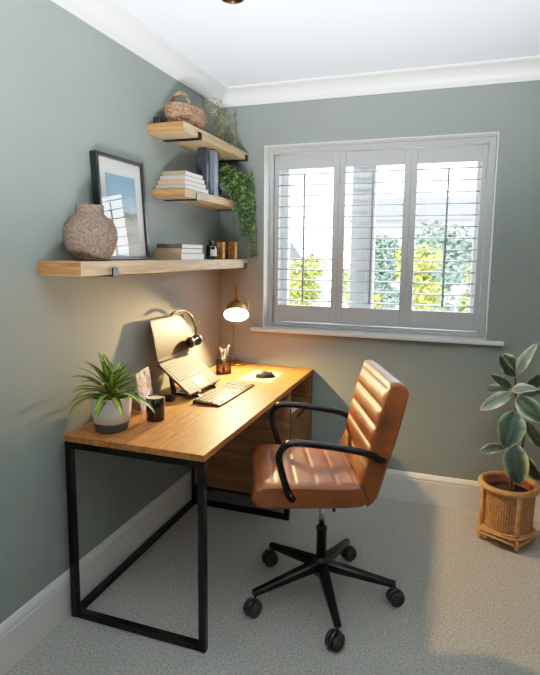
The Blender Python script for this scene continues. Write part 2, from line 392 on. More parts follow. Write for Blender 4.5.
for (x0, x1, y0, y1, th, c, lb) in ((.012, .176, -.798, -.535, .020, (150, 142, 132), 'grey book at the bottom of the stack on the middle shelf'),
        (.022, .172, -.792, -.56, .0225, (178, 140, 108), 'peach tan book second from the bottom on the middle shelf'),
        (.03, .172, -.785, -.575, .021, (168, 160, 150), 'pale grey book third from the bottom on the middle shelf'),
        (.04, .168, -.78, -.585, .0225, (138, 126, 98), 'olive tan book on top of the stack on the middle shelf')):
    book(x0, x1, y0, y1, z, th, cover('cover', c), lb, G, R.uniform(-.02, .02)); z += th + .0003
# two upright dark books
def upright(y0, x0, x1, th, h, cm, label):
    t = thing('book', label, 'book', ((x0 + x1) / 2, y0 + th / 2, S2 + .0003), 0, 'dark books standing on the middle shelf')
    w = (x1 - x0) / 2; d = th / 2; k = .003
    m = MB().box(-w, w, -d, -d + k, 0, h).box(-w, w, d - k, d, 0, h)
    n = 10; out = []; inn = []
    m.box(w - k, w, -d, d, 0, h, .0012)
    m.build('cover', cm, t); MB().box(-w + .004, w - k, -d + k, d - k, .004, h - .004).build('pages', M_paper, t)
    MB().box(w - .0002, w + .0006, -d * .25, d * .25, h * .3, h * .7).build('spine_title', mat('title_grey', (120, 124, 128), .5, var=.2, scale=90), t)
    return t
upright(-.520, .098, .152, .044, .235, cover('navy_cover', (40, 44, 52)), 'near black upright book, nearer of the two standing on the middle shelf')
upright(-.470, .112, .174, .056, .238, cover('slate_cover', (92, 100, 110)), 'slate grey upright book beside the trailing plant on the middle shelf')

# bottle and tumblers on the lowest shelf
bt = thing('bottle', 'small dark glass bottle with a white label beside the ribbed tumblers', 'bottle', (.11, -.372, S1))
MB().lathe([(0, .0005), (.028, .0005), (.03, .004), (.03, .07), (.027, .079), (.013, .085), (.012, .09)], 28).build('bottle_body', mat('dark_bottle', (22, 18, 16), .12, var=.2, scale=10, coat=.5), bt)
MB().lathe([(0, .089), (.015, .089), (.0155, .092), (.0155, .108), (.013, .111), (0, .111)], 24).build('cap', M_blackp, bt)
lb = MB(); n = 12
for i in range(n):
    a0, a1 = [-1.25 + 1.7 * (i + q) / n for q in (0, 1)]
    lb.add([(.0304 * math.cos(a0), .0304 * math.sin(a0), .02), (.0304 * math.cos(a1), .0304 * math.sin(a1), .02), (.0304 * math.cos(a1), .0304 * math.sin(a1), .055), (.0304 * math.cos(a0), .0304 * math.sin(a0), .055)], [[0, 1, 2, 3]], True)
lb.build('paper_label', M_paper, bt)
M_amber = mat('copper_glass', (158, 106, 50), .3, metal=.7, scale=60, c2=(96, 56, 20), bump=.3)
def tumbler(x, y, r, h, label):
    t = thing('tumbler', label, 'tumbler', (x, y, S1 + .0003), 0, 'ribbed amber tumblers')
    m = MB(); n = 60; prof = [(r * .93, 0), (r * .95, .003)] + [(r * (.95 + .05 * k / 8), .003 + (h - .006) * k / 8) for k in range(1, 9)] + [(r, h), (r - .003, h), (r - .005, .01)]
    vs = []; fs = []
    for q, (rr, zz) in enumerate(prof):
        for k in range(n):
            a = 2 * PI * k / n; rb = rr + (.0016 * math.cos(12 * a) * (1 if 1 < q < 10 else 0)) + .0012 * math.sin(7 * a + zz * 160) * (1 if 1 < q < 10 else 0)
            vs.append((rb * math.cos(a), rb * math.sin(a), zz))
    for i in range(len(prof) - 1):
        for k in range(n): fs.append([i * n + k, i * n + (k + 1) % n, (i + 1) * n + (k + 1) % n, (i + 1) * n + k])
    m.add(vs, fs, True); m.add(vs[:n], [list(range(n))]); m.add(vs[-n:], [list(range(n))])
    m.build('tumbler_body', M_amber, t); return t
tumbler(.12, -.280, .0315, .1, 'ribbed amber tumbler beside the dark bottle')
tumbler(.13, -.135, .039, .105, 'wider ribbed amber tumbler nearest the window wall')

# ------------------------------------------------------------------ top shelf
bk = thing('wicker_basket', 'small brown wicker basket with arched handle on the top shelf', 'basket', (.1, -.645, S3))
M_wick = mat('brown_wicker', (172, 130, 98), .7, scale=70, c2=(96, 66, 48), bump=.4)
m = MB(); A_, B_ = .08, .142
def ell(k, off, zz, amp, nn=22):
    s = .84 + .16 * min(1, k / 6); pts = []
    for i in range(88):
        a = 2 * PI * i / 88; rr = amp * math.cos(nn * a / 1 + off)
        pts.append(((A_ * s + rr) * math.cos(a), (B_ * s + rr) * math.sin(a), zz))
    return pts
for k in range(9): m.tube(ell(k, PI * (k % 2), 0.008 + k * .0102, .0035), .0062, 6, closed=True)
m.tube(ell(9, 0, .098, 0), .0085, 7, closed=True)
m.lathe([(0, .004), (.068, .004)], 24, sy=B_ / A_)
m.build('basket_body', M_wick, bk)
m = MB()
for s in (0, PI):
    pts = []
    for i in range(41):
        a = PI * i / 40; pts.append((-.054 * math.cos(a) + .003 * math.cos(i * 1.1 + s), -.058 + .005 * math.cos(i * 1.1 + s), .085 + .085 * math.sin(a) ** .8 + .004 * math.sin(i * 1.1 + s)))
    m.tube(pts, .0058, 7)
m.build('handle', M_wick, bk)
o = tag(MB().box(.02, .06, -.825, -.79, S3 + .0003, S3 + .035, .004).build('black_block', M_blackp), 'small black block at the near end of the top shelf beside the basket', 'ornament')
M_wire = mat('olive_gold_wire', (146, 140, 106), .4, metal=.4, var=.2, scale=20)
def wire_vase(x, y, r, h, label, seed):
    rr = random.Random(seed)
    t = thing('wire_vase', label, 'ornament', (x, y, S3), 0, 'open wire ornaments on the top shelf')
    m = MB(); lv = 6; n = 7; P = []
    for k in range(lv + 1):
        f = k / lv; rad = r * (.94 + .1 * math.sin(PI * f))
        P.append([Vector((rad * math.cos(2 * PI * (i + .5 * (k % 2)) / n) * rr.uniform(.9, 1.08), rad * math.sin(2 * PI * (i + .5 * (k % 2)) / n) * rr.uniform(.9, 1.08), .003 + f * (h - .006) + (rr.uniform(-.012, .012) if 0 < k else 0))) for i in range(n)])
    for k in range(lv + 1):
        for i in range(n):
            if k in (0, lv) or (i + k) % 3 == 0: m.tube([P[k][i], P[k][(i + 1) % n]], .0018, 5)
            if k < lv:
                m.tube([P[k][i], P[k + 1][i]], .0018, 5)
                m.tube([P[k][i], P[k + 1][(i + (1 if k % 2 else -1)) % n]], .0018, 5)
    m.build('wire_mesh', M_wire, t)
wire_vase(.1, -.33, .06, .238, 'tall open wire vase on the top shelf beside the wicker basket', 3)
wire_vase(.11, -.15, .055, .195, 'shorter open wire vase on the top shelf nearest the window wall', 9)

# ------------------------------------------------------------------ trailing plant
def leaf_mesh(mb, base, d, nrm, L, W, bend=.3, n=4, fold=.15, prof=None):
    """a leaf blade from base along d, facing nrm"""
    d = Vector(d).normalized(); nrm = Vector(nrm); nrm = (nrm - d * nrm.dot(d)); nrm = nrm.normalized() if nrm.length > 1e-5 else d.orthogonal().normalized()
    sd = d.cross(nrm); vs = []; base = Vector(base)
    for i in range(n + 1):
        t = i / n; w = W / 2 * (prof(t) if prof else math.sin(PI * min(1, .04 + .96 * t)) ** .75)
        c = base + d * (L * t) - nrm * (bend * L * t * t)
        vs += [c + sd * w + nrm * fold * w, c, c - sd * w + nrm * fold * w]
    fs = []
    for i in range(n):
        a = i * 3; fs += [[a, a + 1, a + 4, a + 3], [a + 1, a + 2, a + 5, a + 4]]
    mb.add(vs, fs, True)
tp = thing('trailing_plant', 'bushy green plant trailing off the middle shelf in the corner', 'plant', (.1, -.2, S2))
pm = MB().lathe([(0, .001), (.05, .001), (.055, .01), (.066, .1), (.068, .105), (.063, .105), (.058, .09), (0, .088)], 28)
pm.build('pot', mat('grey_pot', (92, 96, 94), .6, var=.05, scale=20), tp)
M_trail = mat('trailing_leaf', (68, 98, 40), .5, scale=30, c2=(28, 50, 20), spec=.3)
M_trail2 = mat('trailing_leaf_pale', (132, 154, 88), .5, scale=30, c2=(76, 108, 50), spec=.3)
m = MB(); r2 = random.Random(11)
for s in range(140):
    # start in the pot, arch up and over the front edge, then hang
    a = r2.uniform(0, 2 * PI)
    p0 = Vector((.04 * math.cos(a), .045 * math.sin(a), .095))
    short = s < 58
    yo = r2.uniform(-.115, .13) if short else r2.triangular(-.12, .188, .06)
    xo = r2.uniform(.0, .13) if short else r2.uniform(.095, .155)
    topz = r2.uniform(.12, .2) if short else r2.uniform(.1, .17)
    f = (yo + .1) / .28
    bot = topz - r2.uniform(.0, .13) if short else r2.uniform(-.03, -.13 - .2 * max(0, min(1, f)))
    if s > 134: bot = -.335; yo = .155 + (s - 137) * .006
    yo = min(yo, .185)
    mid = Vector((xo * .7, yo * .75, topz)); lip = Vector((xo, yo, topz - .05))
    end = Vector((min(xo + r2.uniform(-.01, .035), .165), min(yo + r2.uniform(-.02, .03), .188), bot))
    if not short: end.x = max(end.x, .1); lip.x = max(lip.x, .1)
    pts = crom([p0, mid, lip, (lip + end) / 2 + Vector((r2.uniform(-.004, .008), r2.uniform(-.01, .01), 0)), end], 6)
    m.m = 0; m.tube(pts, .0012, 4, caps=False)
    Ls = sum((pts[i + 1] - pts[i]).length for i in range(len(pts) - 1)); nl = int(Ls / .0085)
    for q in range(nl):
        f = (q + .5) / nl * (len(pts) - 1); i = int(f); p = pts[i].lerp(pts[min(i + 1, len(pts) - 1)], f - i)
        if p.z < .1 and not (p.x > .088 or p.z > .0): continue
        d = Vector((r2.uniform(-.6, 1), r2.uniform(-1, .8), r2.uniform(-.8, .5)))
        if p.y > .17: d.y = -abs(d.y)
        m.m = 1 if r2.random() < .42 else 0
        leaf_mesh(m, p, d, (r2.uniform(.1, .8), r2.uniform(-.8, .1), r2.uniform(.1, .9)), r2.uniform(.012, .019), r2.uniform(.008, .012), .2, 2)
m.build('foliage', [M_trail, M_trail2], tp, fix=False)

# ------------------------------------------------------------------ things on the desk
# laptop on its stand (local frame: x towards the sitter, y along the hinge)
HX, HY, HZ, LW, LD, TI, SH_, SA = .091, -.755, .927, .344, .221, .677, .212, .202
lp = thing('laptop', 'open silver laptop propped steeply on a stand', 'laptop', (HX, HY, DZ), 0)
MLb = Matrix.Translation((0, 0, HZ - DZ)) @ Matrix.Rotation(TI, 4, 'Y')        # base: local x runs down the slope
MLs = Matrix.Translation((0, 0, HZ - DZ)) @ Matrix.Rotation(-SA, 4, 'Y')       # screen: local z runs up
MB().box(0, LD, -LW / 2, LW / 2, -.014, 0, .004, MLb).build('laptop_base', M_silver, lp)
M_key = mat('silver_key', (128, 117, 94), .6, var=.03, scale=60, spec=.2)
kb = MB()
rows = [(14, .012), (14, .0), (13, .006), (12, .01), (11, .014), (8, 0)]
for ri in range(6):
    x0 = .03 + ri * .0172; n = [15, 14, 14, 13, 12, 9][ri]; y = -.152; W = .304; 
    ws = [1] * n
    if ri == 5: ws[4] = 6
    tot = sum(ws); q = y
    for w in ws:
        wd = W * w / tot; kb.box(x0, x0 + .0145, q + .0018, q + wd - .0018, 0, .0018, .0006, MLb, 1); q += wd
MB().box(.026, .136, -.157, .157, .0001, .0005, 0, MLb).build('key_bed', mat('key_shadow', (38, 34, 28), .7, var=.1, scale=30), lp)
kb.build('laptop_keys', M_key, lp)
MB().box(.146, .214, -.055, .055, .0001, .0008, 0, MLb).build('trackpad', mat('trackpad_grey', (118, 112, 102), .35, var=.02, scale=30), lp)
MB().tube([MLb @ Vector((-.002, -.13, -.004)), MLb @ Vector((-.002, .13, -.004))], .007, 10).build('hinge', M_silver, lp)
scn = MB().box(-.007, 0, -LW / 2, LW / 2, .004, SH_, .003, MLs).build('laptop_screen', M_silver, lp)
MB().box(0, .0006, -LW / 2 + .008, LW / 2 - .008, .02, SH_ - .008, 0, MLs).build('display', mat('display_reflection_tint', (62, 46, 22), .5, var=.05, scale=6, spec=.22), scn)  # golden reflection on the screen is painted into the base colour
# stand
st = thing('laptop_stand', 'black folding stand carrying the silver laptop', 'laptop stand', (.18, HY, DZ))
for s in (-1, 1):
    m = MB(); y0_, y1_ = sorted((s * .085, s * .105)); 
    def P(x, z): return (x - .09, z)     # world x offset to stand frame
    a = [(-.06, .0), (.1, .0), (.1, .006), (.085, .012), (-.045, .012), (-.06, .008)]
    m.prism(a, 'y', y0_, y1_)
    b0 = Vector((.0 + .02 - .09, HZ - DZ - .016 - .0162 - .002)); 
    # sloped arm under the base
    c0 = MLb @ Vector((.01, 0, -.0155)); c1 = MLb @ Vector((LD - .01, 0, -.0155)); dn = (MLb.to_3x3() @ Vector((0, 0, -.012)))
    ox = HX - .18
    m.prism([(c0.x + ox, c0.z), (c1.x + ox, c1.z), (c1.x + dn.x + ox, max(.001, c1.z + dn.z)), (c0.x + dn.x + ox, c0.z + dn.z)], 'y', y0_, y1_)
    # rear strut
    m.prism([(-.058, .004), (-.040, .004), (c0.x + ox + .03, c0.z - .045), (c0.x + ox + .012, c0.z - .03)], 'y', y0_, y1_)
    lipm = MLb @ Vector((LD + .002, 0, -.016)); lipt = MLb @ Vector((LD + .002, 0, .008)); l2 = MLb @ Vector((LD + .010, 0, .008)); l3 = MLb @ Vector((LD + .010, 0, -.016))
    m.prism([(lipm.x + ox, max(.001, lipm.z)), (lipt.x + ox, lipt.z), (l2.x + ox, l2.z), (l3.x + ox, max(.001, l3.z))], 'y', y0_, y1_)
    m.build('stand_arm', M_blackp, st)
MB().box(-.055, -.03, -.085, .085, .001, .011, .002).build('cross_bar', M_blackp, st)
MB().box(.055, .08, -.085, .085, .001, .009, .002).build('cross_bar', M_blackp, st)
# headset hung over the far top corner of the screen
hs = thing('headset', 'black headset hanging over the top right corner of the laptop screen', 'headset', (.1, -.6, 1.0))
def hp(y, z, x=.1): return (x - .1, y + .6, z - 1.0)
band = crom([hp(-.745, 1.148, .062), hp(-.70, 1.16, .066), hp(-.638, 1.158, .072), hp(-.585, 1.136, .078), hp(-.545, 1.092, .082), hp(-.522, 1.05, .085), hp(-.53, 1.015, .09)], 6)
MB().tube(band, .0055, 10, flat=1.6).build('headband', M_blackp, hs)
def cup(y, z, x, ax):
    M = Matrix.Translation(hp(y, z, x)) @ Vector((0, 0, 1)).rotation_difference(Vector(ax)).to_matrix().to_4x4()
    return MB().lathe([(0, -.016), (.022, -.016), (.030, -.010), (.032, 0), (.03, .008), (.027, .014), (.018, .016), (0, .013)], 24, M)
cup(-.575, .993, .118, (.5, -.8, .15)).build('ear_cup', M_blackp, hs)
cup(-.635, .988, .112, (.6, .7, .1)).build('ear_cup', M_blackp, hs)
MB().tube([hp(-.53, 1.02, .09), hp(-.56, 1.003, .112)], .006, 8).tube(crom([hp(-.635, .988, .124), hp(-.61, 1.003, .13), hp(-.58, 1.006, .13)], 4), .004, 8).build('yoke', M_blackp, hs)
MB().tube(crom([hp(-.532, 1.022, .098), hp(-.522, 1.05, .1), hp(-.512, 1.075, .1), hp(-.50, 1.105, .1)], 4), [.002] * 9 + [.003, .0045, .005, .004], 8).build('microphone_boom', M_blackp, hs)

# keyboard
ky = thing('keyboard', 'black and silver full size keyboard lying in front of the laptop', 'keyboard', (.372, -.762, DZ), math.radians(-1.3))
MB().prism([(-.07, .0008), (.07, .0008), (.071, .006), (.068, .010), (-.068, .019), (-.071, .016)], 'y', -.213, .213).build('keyboard_body', M_blackp, ky)
M_kcap = mat('grey_keycap', (116, 108, 90), .4, var=.08, scale=80)
kb = MB(); sl = math.atan2(.009, .136)
MK = Matrix.Translation((0, 0, .0146)) @ Matrix.Rotation(sl, 4, 'Y')
for ri in range(6):
    x0 = -.062 + ri * .0206
    blocks = [(-.206, .068, 15 if ri < 5 else 8), (.078, .128, 3), (.136, .206, 4)]
    for a, b, n in blocks:
        for k in range(n):
            w = (b - a) / n
            kb.box(x0, x0 + .0165, a + k * w + .0014, a + (k + 1) * w - .0014, 0, .0045, .001, MK, 1)
kb.build('keycaps', M_kcap, ky)

# mouse mat and mouse
pd = tag(MB().prism([(.306, -.456), (.506, -.477), (.499, -.200), (.311, -.186)], 'z', DZ + .0004, DZ + .0026).build('mouse_mat', mat('pale_mat', (176, 150, 122), .7, var=.05, scale=50)), 'pale rectangular mouse mat at the far end of the desk', 'mouse mat')
ms = thing('mouse', 'black computer mouse on the pale mat', 'mouse', (.435, -.345, DZ + .0026), math.radians(-62))
bm = bmesh.new(); bmesh.ops.create_uvsphere(bm, u_segments=28, v_segments=16, radius=1)
for v in bm.verts:
    x, y, zz = v.co
    tpr = 1 - .12 * y
    v.co = Vector((x * .033 * tpr, y * .058, max(0, zz) * (.036 - .008 * y) if zz > 0 else 0.0005))
mm = MB(); mm.bm(bm, None, True); mm.build('mouse_body', M_blackp, ms)
MB().tube([(0, .028, .0285), (0, .04, .0235)], .004, 8).build('scroll_wheel', M_rubber, ms)

# pen pot with pens
pp = thing('pen_pot', 'black wire mesh pen pot beside the lamp', 'pen pot', (.17, -.335, DZ))
m = MB(); r0, hh = .044, .092; n = 44
for k in range(n):
    a = 2 * PI * k / n
    for s in (1, -1):
        pts = [(r0 * math.cos(a + s * f * .6), r0 * math.sin(a + s * f * .6), .003 + (hh - .004) * f) for f in (0, .25, .5, .75, 1)]
        m.tube(pts, .0011, 4, caps=False)
for zz, rr in ((.003, .0025), (hh, .0028)): m.tube([(r0 * math.cos(2 * PI * k / 36), r0 * math.sin(2 * PI * k / 36), zz) for k in range(36)], rr, 6, closed=True)
m.lathe([(0, .001), (r0, .001), (r0, .003), (0, .003)], 30)
m.build('mesh_body', M_black, pp)
PC = [((200, 40, 36), 'red pen leaning left in the mesh pen pot', -.9, .3, .15), ((40, 40, 44), 'black pen standing in the mesh pen pot', .2, -.5, .14), ((190, 180, 160), 'cream pencil leaning in the mesh pen pot', -.3, -.6, .145), ((60, 70, 110), 'blue pen at the back of the mesh pen pot', .1, .6, .138), ((206, 190, 150), 'pale wooden ruler in the mesh pen pot', .8, .5, .165), ((30, 30, 32), 'thick black marker in the mesh pen pot', -.3, .1, .13)]
for k, (cc, lbl, dx, dy, L) in enumerate(PC):
    t = thing('ruler' if 'ruler' in lbl else ('pencil' if 'pencil' in lbl else 'pen'), lbl, 'ruler' if 'ruler' in lbl else ('pencil' if 'pencil' in lbl else 'pen'), (.17, -.335, DZ + .0042), 0, 'writing things in the pen pot')
    d = Vector((dx * .026, dy * .026, .092)); u = d.normalized(); b0 = Vector((-dx * .012, -dy * .012, .003))
    mt = mat('pen_body', cc, .35, var=.05, scale=30)
    if 'ruler' in lbl:
        M = Matrix.Translation(b0) @ Vector((0, 0, 1)).rotation_difference(u).to_matrix().to_4x4()
        MB().box(-.002, .0, -.014, .014, 0, L, .0005, M).build('ruler_blade', mt, t)
    else:
        r_ = .0068 if 'marker' in lbl else .0042
        MB().tube([b0, b0 + u * L * .78], r_, 10).build('barrel', mt, t)
        MB().tube([b0 + u * L * .78, b0 + u * L * .8, b0 + u * L * .97, b0 + u * L], [r_ * 1.15, r_ * 1.2, r_ * 1.1, r_ * .6], 10).build('cap', mt, t)

# desk lamp
LX, LY = .15, -.07
la = thing('desk_lamp', 'lit brass desk lamp with a tilted dome shade at the corner of the desk', 'lamp', (LX, LY, DZ))
MB().lathe([(0, .0005), (.052, .0005), (.054, .004), (.054, .01), (.05, .014), (.02, .018), (.009, .026), (.0, .026)], 36).build('lamp_base', M_brass, la)
SC = Vector((.252, -.34, 1.112))            # centre of the shade opening, world
ax = Vector((.23, -.57, -.79)).normalized()   # the way the opening looks
def lw(p): return Vector(p) - Vector((LX, LY, DZ))
apex = SC - ax * .1
stem = crom([lw((LX - .03, LY + .005, DZ + .02)), lw((LX - .032, LY + .005, 1.0)), lw((LX - .032, LY + .005, 1.19)), lw((LX - .012, LY - .01, 1.235)), lw((.165, -.14, 1.262)), lw(apex + Vector((0, .01, .012)))], 6)
MB().tube(stem, .0052, 10).build('stem', M_brass, la)
MB().tube([lw((LX, LY, DZ + .014)), lw((LX - .03, LY + .005, DZ + .024))], .006, 8).build('stem_foot', M_brass, la)
MS = Matrix.Translation(lw(SC)) @ Vector((0, 0, -1)).rotation_difference(ax).to_matrix().to_4x4() @ Matrix.Scale(.86, 4)
pr = [(.082, 0), (.081, .012), (.074, .04), (.06, .066), (.042, .084), (.026, .093), (.02, .1), (.018, .118), (.0, .12)]
inn = [(.0, .112), (.016, .108), (.018, .095), (.026, .088), (.04, .08), (.058, .062), (.072, .038), (.0795, .012), (.0805, 0)]
shd = MB().lathe(pr, 40, MS, cap=False).build('lamp_shade', M_brass, la, fix=False)
MB().lathe(inn, 40, MS, cap=False).build('shade_lining', mat('shade_white', (250, 236, 205), .6, var=.01, scale=10), shd, fix=False)
MB().tube([MS @ Vector((0, 0, .118)), MS @ Vector((0, 0, .132))], .008, 10).lathe([(0, .128), (.007, .13), (.009, .137), (.006, .144), (0, .146)], 16, MS).build('finial', M_brass, shd)
arm = crom([MS @ Vector((.004, 0, .132)), MS @ Vector((.05, .0, .125)), MS @ Vector((.082, 0, .08)), MS @ Vector((.0865, 0, .012))], 6)
MB().tube(arm, .0042, 8).build('shade_yoke', M_brass, la)
MB().lathe([(0, .046), (.01, .048), (.018, .055), (.02, .066), (.018, .076), (.012, .086), (.011, .094)], 24, MS).build('bulb', emit_mat('bulb_glow', (1.0, .76, .42), 60), la)

# potted plant at the near end
pt = thing('potted_plant', 'striped green strappy plant in a two tone pot at the near end of the desk', 'plant', (.162, -1.405, DZ))
MB().lathe([(0, .0005), (.058, .0005), (.064, .005), (.0685, .03), (.0695, .037)], 44).build('pot_base', mat('dark_grey_glaze', (62, 66, 66), .5, var=.06, scale=30), pt)
MB().lathe([(.0697, .0368), (.076, .08), (.080, .136), (.0795, .139), (.0765, .139), (.075, .12), (.07, .04)], 44).build('pot', mat('white_grey_glaze', (232, 230, 222), .5, var=.03, scale=12), pt)
MB().lathe([(0, .122), (.0745, .12)], 30).build('soil', M_soil, pt)
def stripe_leaf(name, edge, mid):
    m = mat(name, edge, .4, spec=.4, c2=mid, scale=8, stretch=(1, 1, .4)); return m
M_dr1 = mat('lime_leaf', (176, 186, 70), .38, scale=14, c2=(126, 152, 52), spec=.4)
M_dr2 = mat('deep_leaf', (92, 118, 52), .38, scale=14, c2=(56, 84, 38), spec=.4)
m = MB(); r3 = random.Random(5)
def strap(mb, p0, az, el, L, W, droop):
    d = Vector((math.cos(az) * math.cos(el), math.sin(az) * math.cos(el), math.sin(el))); sd = Vector((-math.sin(az), math.cos(az), 0))
    n = 9; vs = []; p = Vector(p0); st = L / n; e = el
    for i in range(n + 1):
        t = i / n; w = W / 2 * max(.02, (math.sin(PI * (.16 + .84 * t)) ** .8)) 
        dd = Vector((math.cos(az) * math.cos(e), math.sin(az) * math.cos(e), math.sin(e))); nn = sd.cross(dd)
        if nn.z < 0: nn = -nn
        cs = [p + sd * w + nn * w * .35, p + sd * w * .42 + nn * w * .1, p - sd * w * .42 + nn * w * .1, p - sd * w + nn * w * .35]
        for q in cs:
            q.x = max(q.x, -.15); vs.append(q)
        p = p + dd * st; e -= droop * st / L * (0.5 + t)
    for i in range(n):
        a = i * 4
        for k in range(3):
            mb.m = 1 if k == 1 else 0
            mb.add([vs[a + k], vs[a + k + 1], vs[a + 5 + k], vs[a + 4 + k]], [[0, 1, 2, 3]], True)
for k in range(46):
    az = 2 * PI * k * .381966 + r3.uniform(-.25, .25); lay = k / 46
    el = math.radians(12 + 66 * lay ** 1.2) + r3.uniform(-.1, .1)
    # the wall is on the -x side: leaves there are shorter
    toward = max(0, -math.cos(az)); L = (.19 - .03 * lay + r3.uniform(-.025, .02)) * (1 - .12 * toward)
    if abs((az - 1.03 + PI) % (2 * PI) - PI) < .75: L *= .72
    strap(m, (.012 * math.cos(az), .012 * math.sin(az), .125 + .05 * lay), az, el, L, r3.uniform(.026, .034), r3.uniform(.8, 1.5) * (1.15 - .5 * lay))
m.build('foliage', [M_dr2, M_dr1], pt, fix=True)
o = MB().tube(crom([(.06, .03, .125), (.085, .05, .15), (.105, .06, .13), (.107, .058, .07), (.1, .05, .02)], 5), [.0022] * 10 + [.0018] * 11, 6).build('dry_leaf', mat('dry_leaf', (214, 204, 170), .6, var=.1, scale=30), pt)

# black candle jar
cj = thing('candle_jar', 'black cylindrical candle jar beside the potted plant', 'candle', (.262, -1.24, DZ))
MB().lathe([(0, .0005), (.037, .0005), (.0395, .004), (.0395, .098), (.0385, .1), (.0365, .1), (.036, .08)], 40).build('jar', mat('black_gloss', (16, 15, 16), .15, var=.1, scale=10, coat=.4), cj)
MB().lathe([(0, .0885), (.0355, .0885), (.0362, .0955)], 32).build('wax', mat('cream_wax', (216, 200, 176), .5, var=.02, scale=20), cj)
# propped photograph
ph = thing('photo_stand', 'small pink and blue photo print propped on a slanted wooden stand behind the potted plant', 'photo', (.14, -1.115, DZ))
a = Vector((.16, -1.185, DZ + .004)) - ph.location; b_ = Vector((.128, -1.035, DZ + .004)) - ph.location; upv = Vector((-.035, .012, .165))
nv = (b_ - a).cross(upv).normalized() * .003
def photo_mat():
    m, nt, bb = base_mat('pastel_photo'); N = nt.nodes; L = nt.links
    tc = N.new('ShaderNodeTexCoord'); vo = N.new('ShaderNodeTexVoronoi'); vo.inputs['Scale'].default_value = 42; L.new(tc.outputs['Object'], vo.inputs['Vector'])
    cr = N.new('ShaderNodeValToRGB'); E = cr.color_ramp.elements; sp = N.new('ShaderNodeSeparateColor'); L.new(vo.outputs['Color'], sp.inputs[0])
    E[0].color = (*lin((196, 150, 140)), 1); E[1].color = (*lin((216, 206, 190)), 1)
    for p_, c_ in ((.25, (150, 150, 180)), (.45, (222, 190, 180)), (.6, (120, 96, 80)), (.8, (176, 170, 196))):
        q = E.new(p_); q.color = (*lin(c_), 1)
    L.new(sp.outputs[0], cr.inputs[0]); L.new(cr.outputs[0], bb.inputs['Base Color']); bb.inputs['Roughness'].default_value = .3
    return m
vs = [a, b_, b_ + upv, a + upv]; vs = vs + [q + nv for q in vs]
MB().add(vs, [[0, 1, 2, 3], [7, 6, 5, 4], [0, 4, 5, 1], [1, 5, 6, 2], [2, 6, 7, 3], [3, 7, 4, 0]]).build('print', photo_mat(), ph)
ed = MB(); c_ = [a + upv * .0, b_, b_ + upv, a + upv]
for i in range(4): ed.tube([c_[i], c_[(i + 1) % 4]], .0022, 6)
ed.build('clear_edge', mat('cream_edge', (226, 214, 184), .4, var=.03, scale=30), ph)
wd = MB(); q0 = a + Vector((0, 0, -.001)); 
wd.tube([a + Vector((-.105, .025, .0)), a + Vector((-.0, .0, .0))], .0035, 8).tube([a + Vector((-.1, .03, .0)), a + upv * .7], .0028, 8)
wd.build('easel_leg', mat('easel_wood', (206, 170, 120), .5, var=.08, scale=30), ph)
tag(MB().box(.150, .195, -.985, -.95, DZ + .0004, DZ + .034, .004).build('charging_block', M_blackp), 'small black charging block on the desk behind the candle jar', 'charger')

# ------------------------------------------------------------------ office chair
CX, CY, CT, CWD = .944, -1.049, .382, .228
ch = thing('office_chair', 'tan ribbed leather swivel office chair with black arms and five star base', 'chair', (CX, CY, 0), CT)
# local frame: +x towards the backrest, y across
def leather():
    m, nt, b = base_mat('tan_leather'); N = nt.nodes; L = nt.links
    tc = N.new('ShaderNodeTexCoord'); n1 = N.new('ShaderNodeTexNoise'); n1.inputs['Scale'].default_value = 9; n1.inputs['Detail'].default_value = 5
    L.new(tc.outputs['Object'], n1.inputs['Vector'])
    cr = N.new('ShaderNodeValToRGB'); E = cr.color_ramp.elements
    E[0].position = .3; E[0].color = (*lin((86, 42, 15)), 1); E[1].position = .72; E[1].color = (*lin((140, 73, 23)), 1)
    L.new(n1.outputs['Fac'], cr.inputs[0]); L.new(cr.outputs[0], b.inputs['Base Color'])
    n2 = N.new('ShaderNodeTexNoise'); n2.inputs['Scale'].default_value = 26; n2.inputs['Detail'].default_value = 6; L.new(tc.outputs['Object'], n2.inputs['Vector'])
    bp = N.new('ShaderNodeBump'); bp.inputs['Strength'].default_value = .35; bp.inputs['Distance'].default_value = .006; L.new(n2.outputs['Fac'], bp.inputs['Height'])
    L.new(bp.outputs[0], b.inputs['Normal']); b.inputs['Roughness'].default_value = .44; b.inputs['Specular IOR Level'].default_value = .42
    b.inputs['Coat Weight'].default_value = .06; b.inputs['Coat Roughness'].default_value = .4
    return m
M_leather = leather()
def dense(pts, step):
    out = []
    for i in range(len(pts) - 1):
        a, b = Vector(pts[i]), Vector(pts[i + 1]); n = max(1, int(round((b - a).length / step)))
        for k in range(n): out.append(a.lerp(b, k / n))
    out.append(Vector(pts[-1])); return out
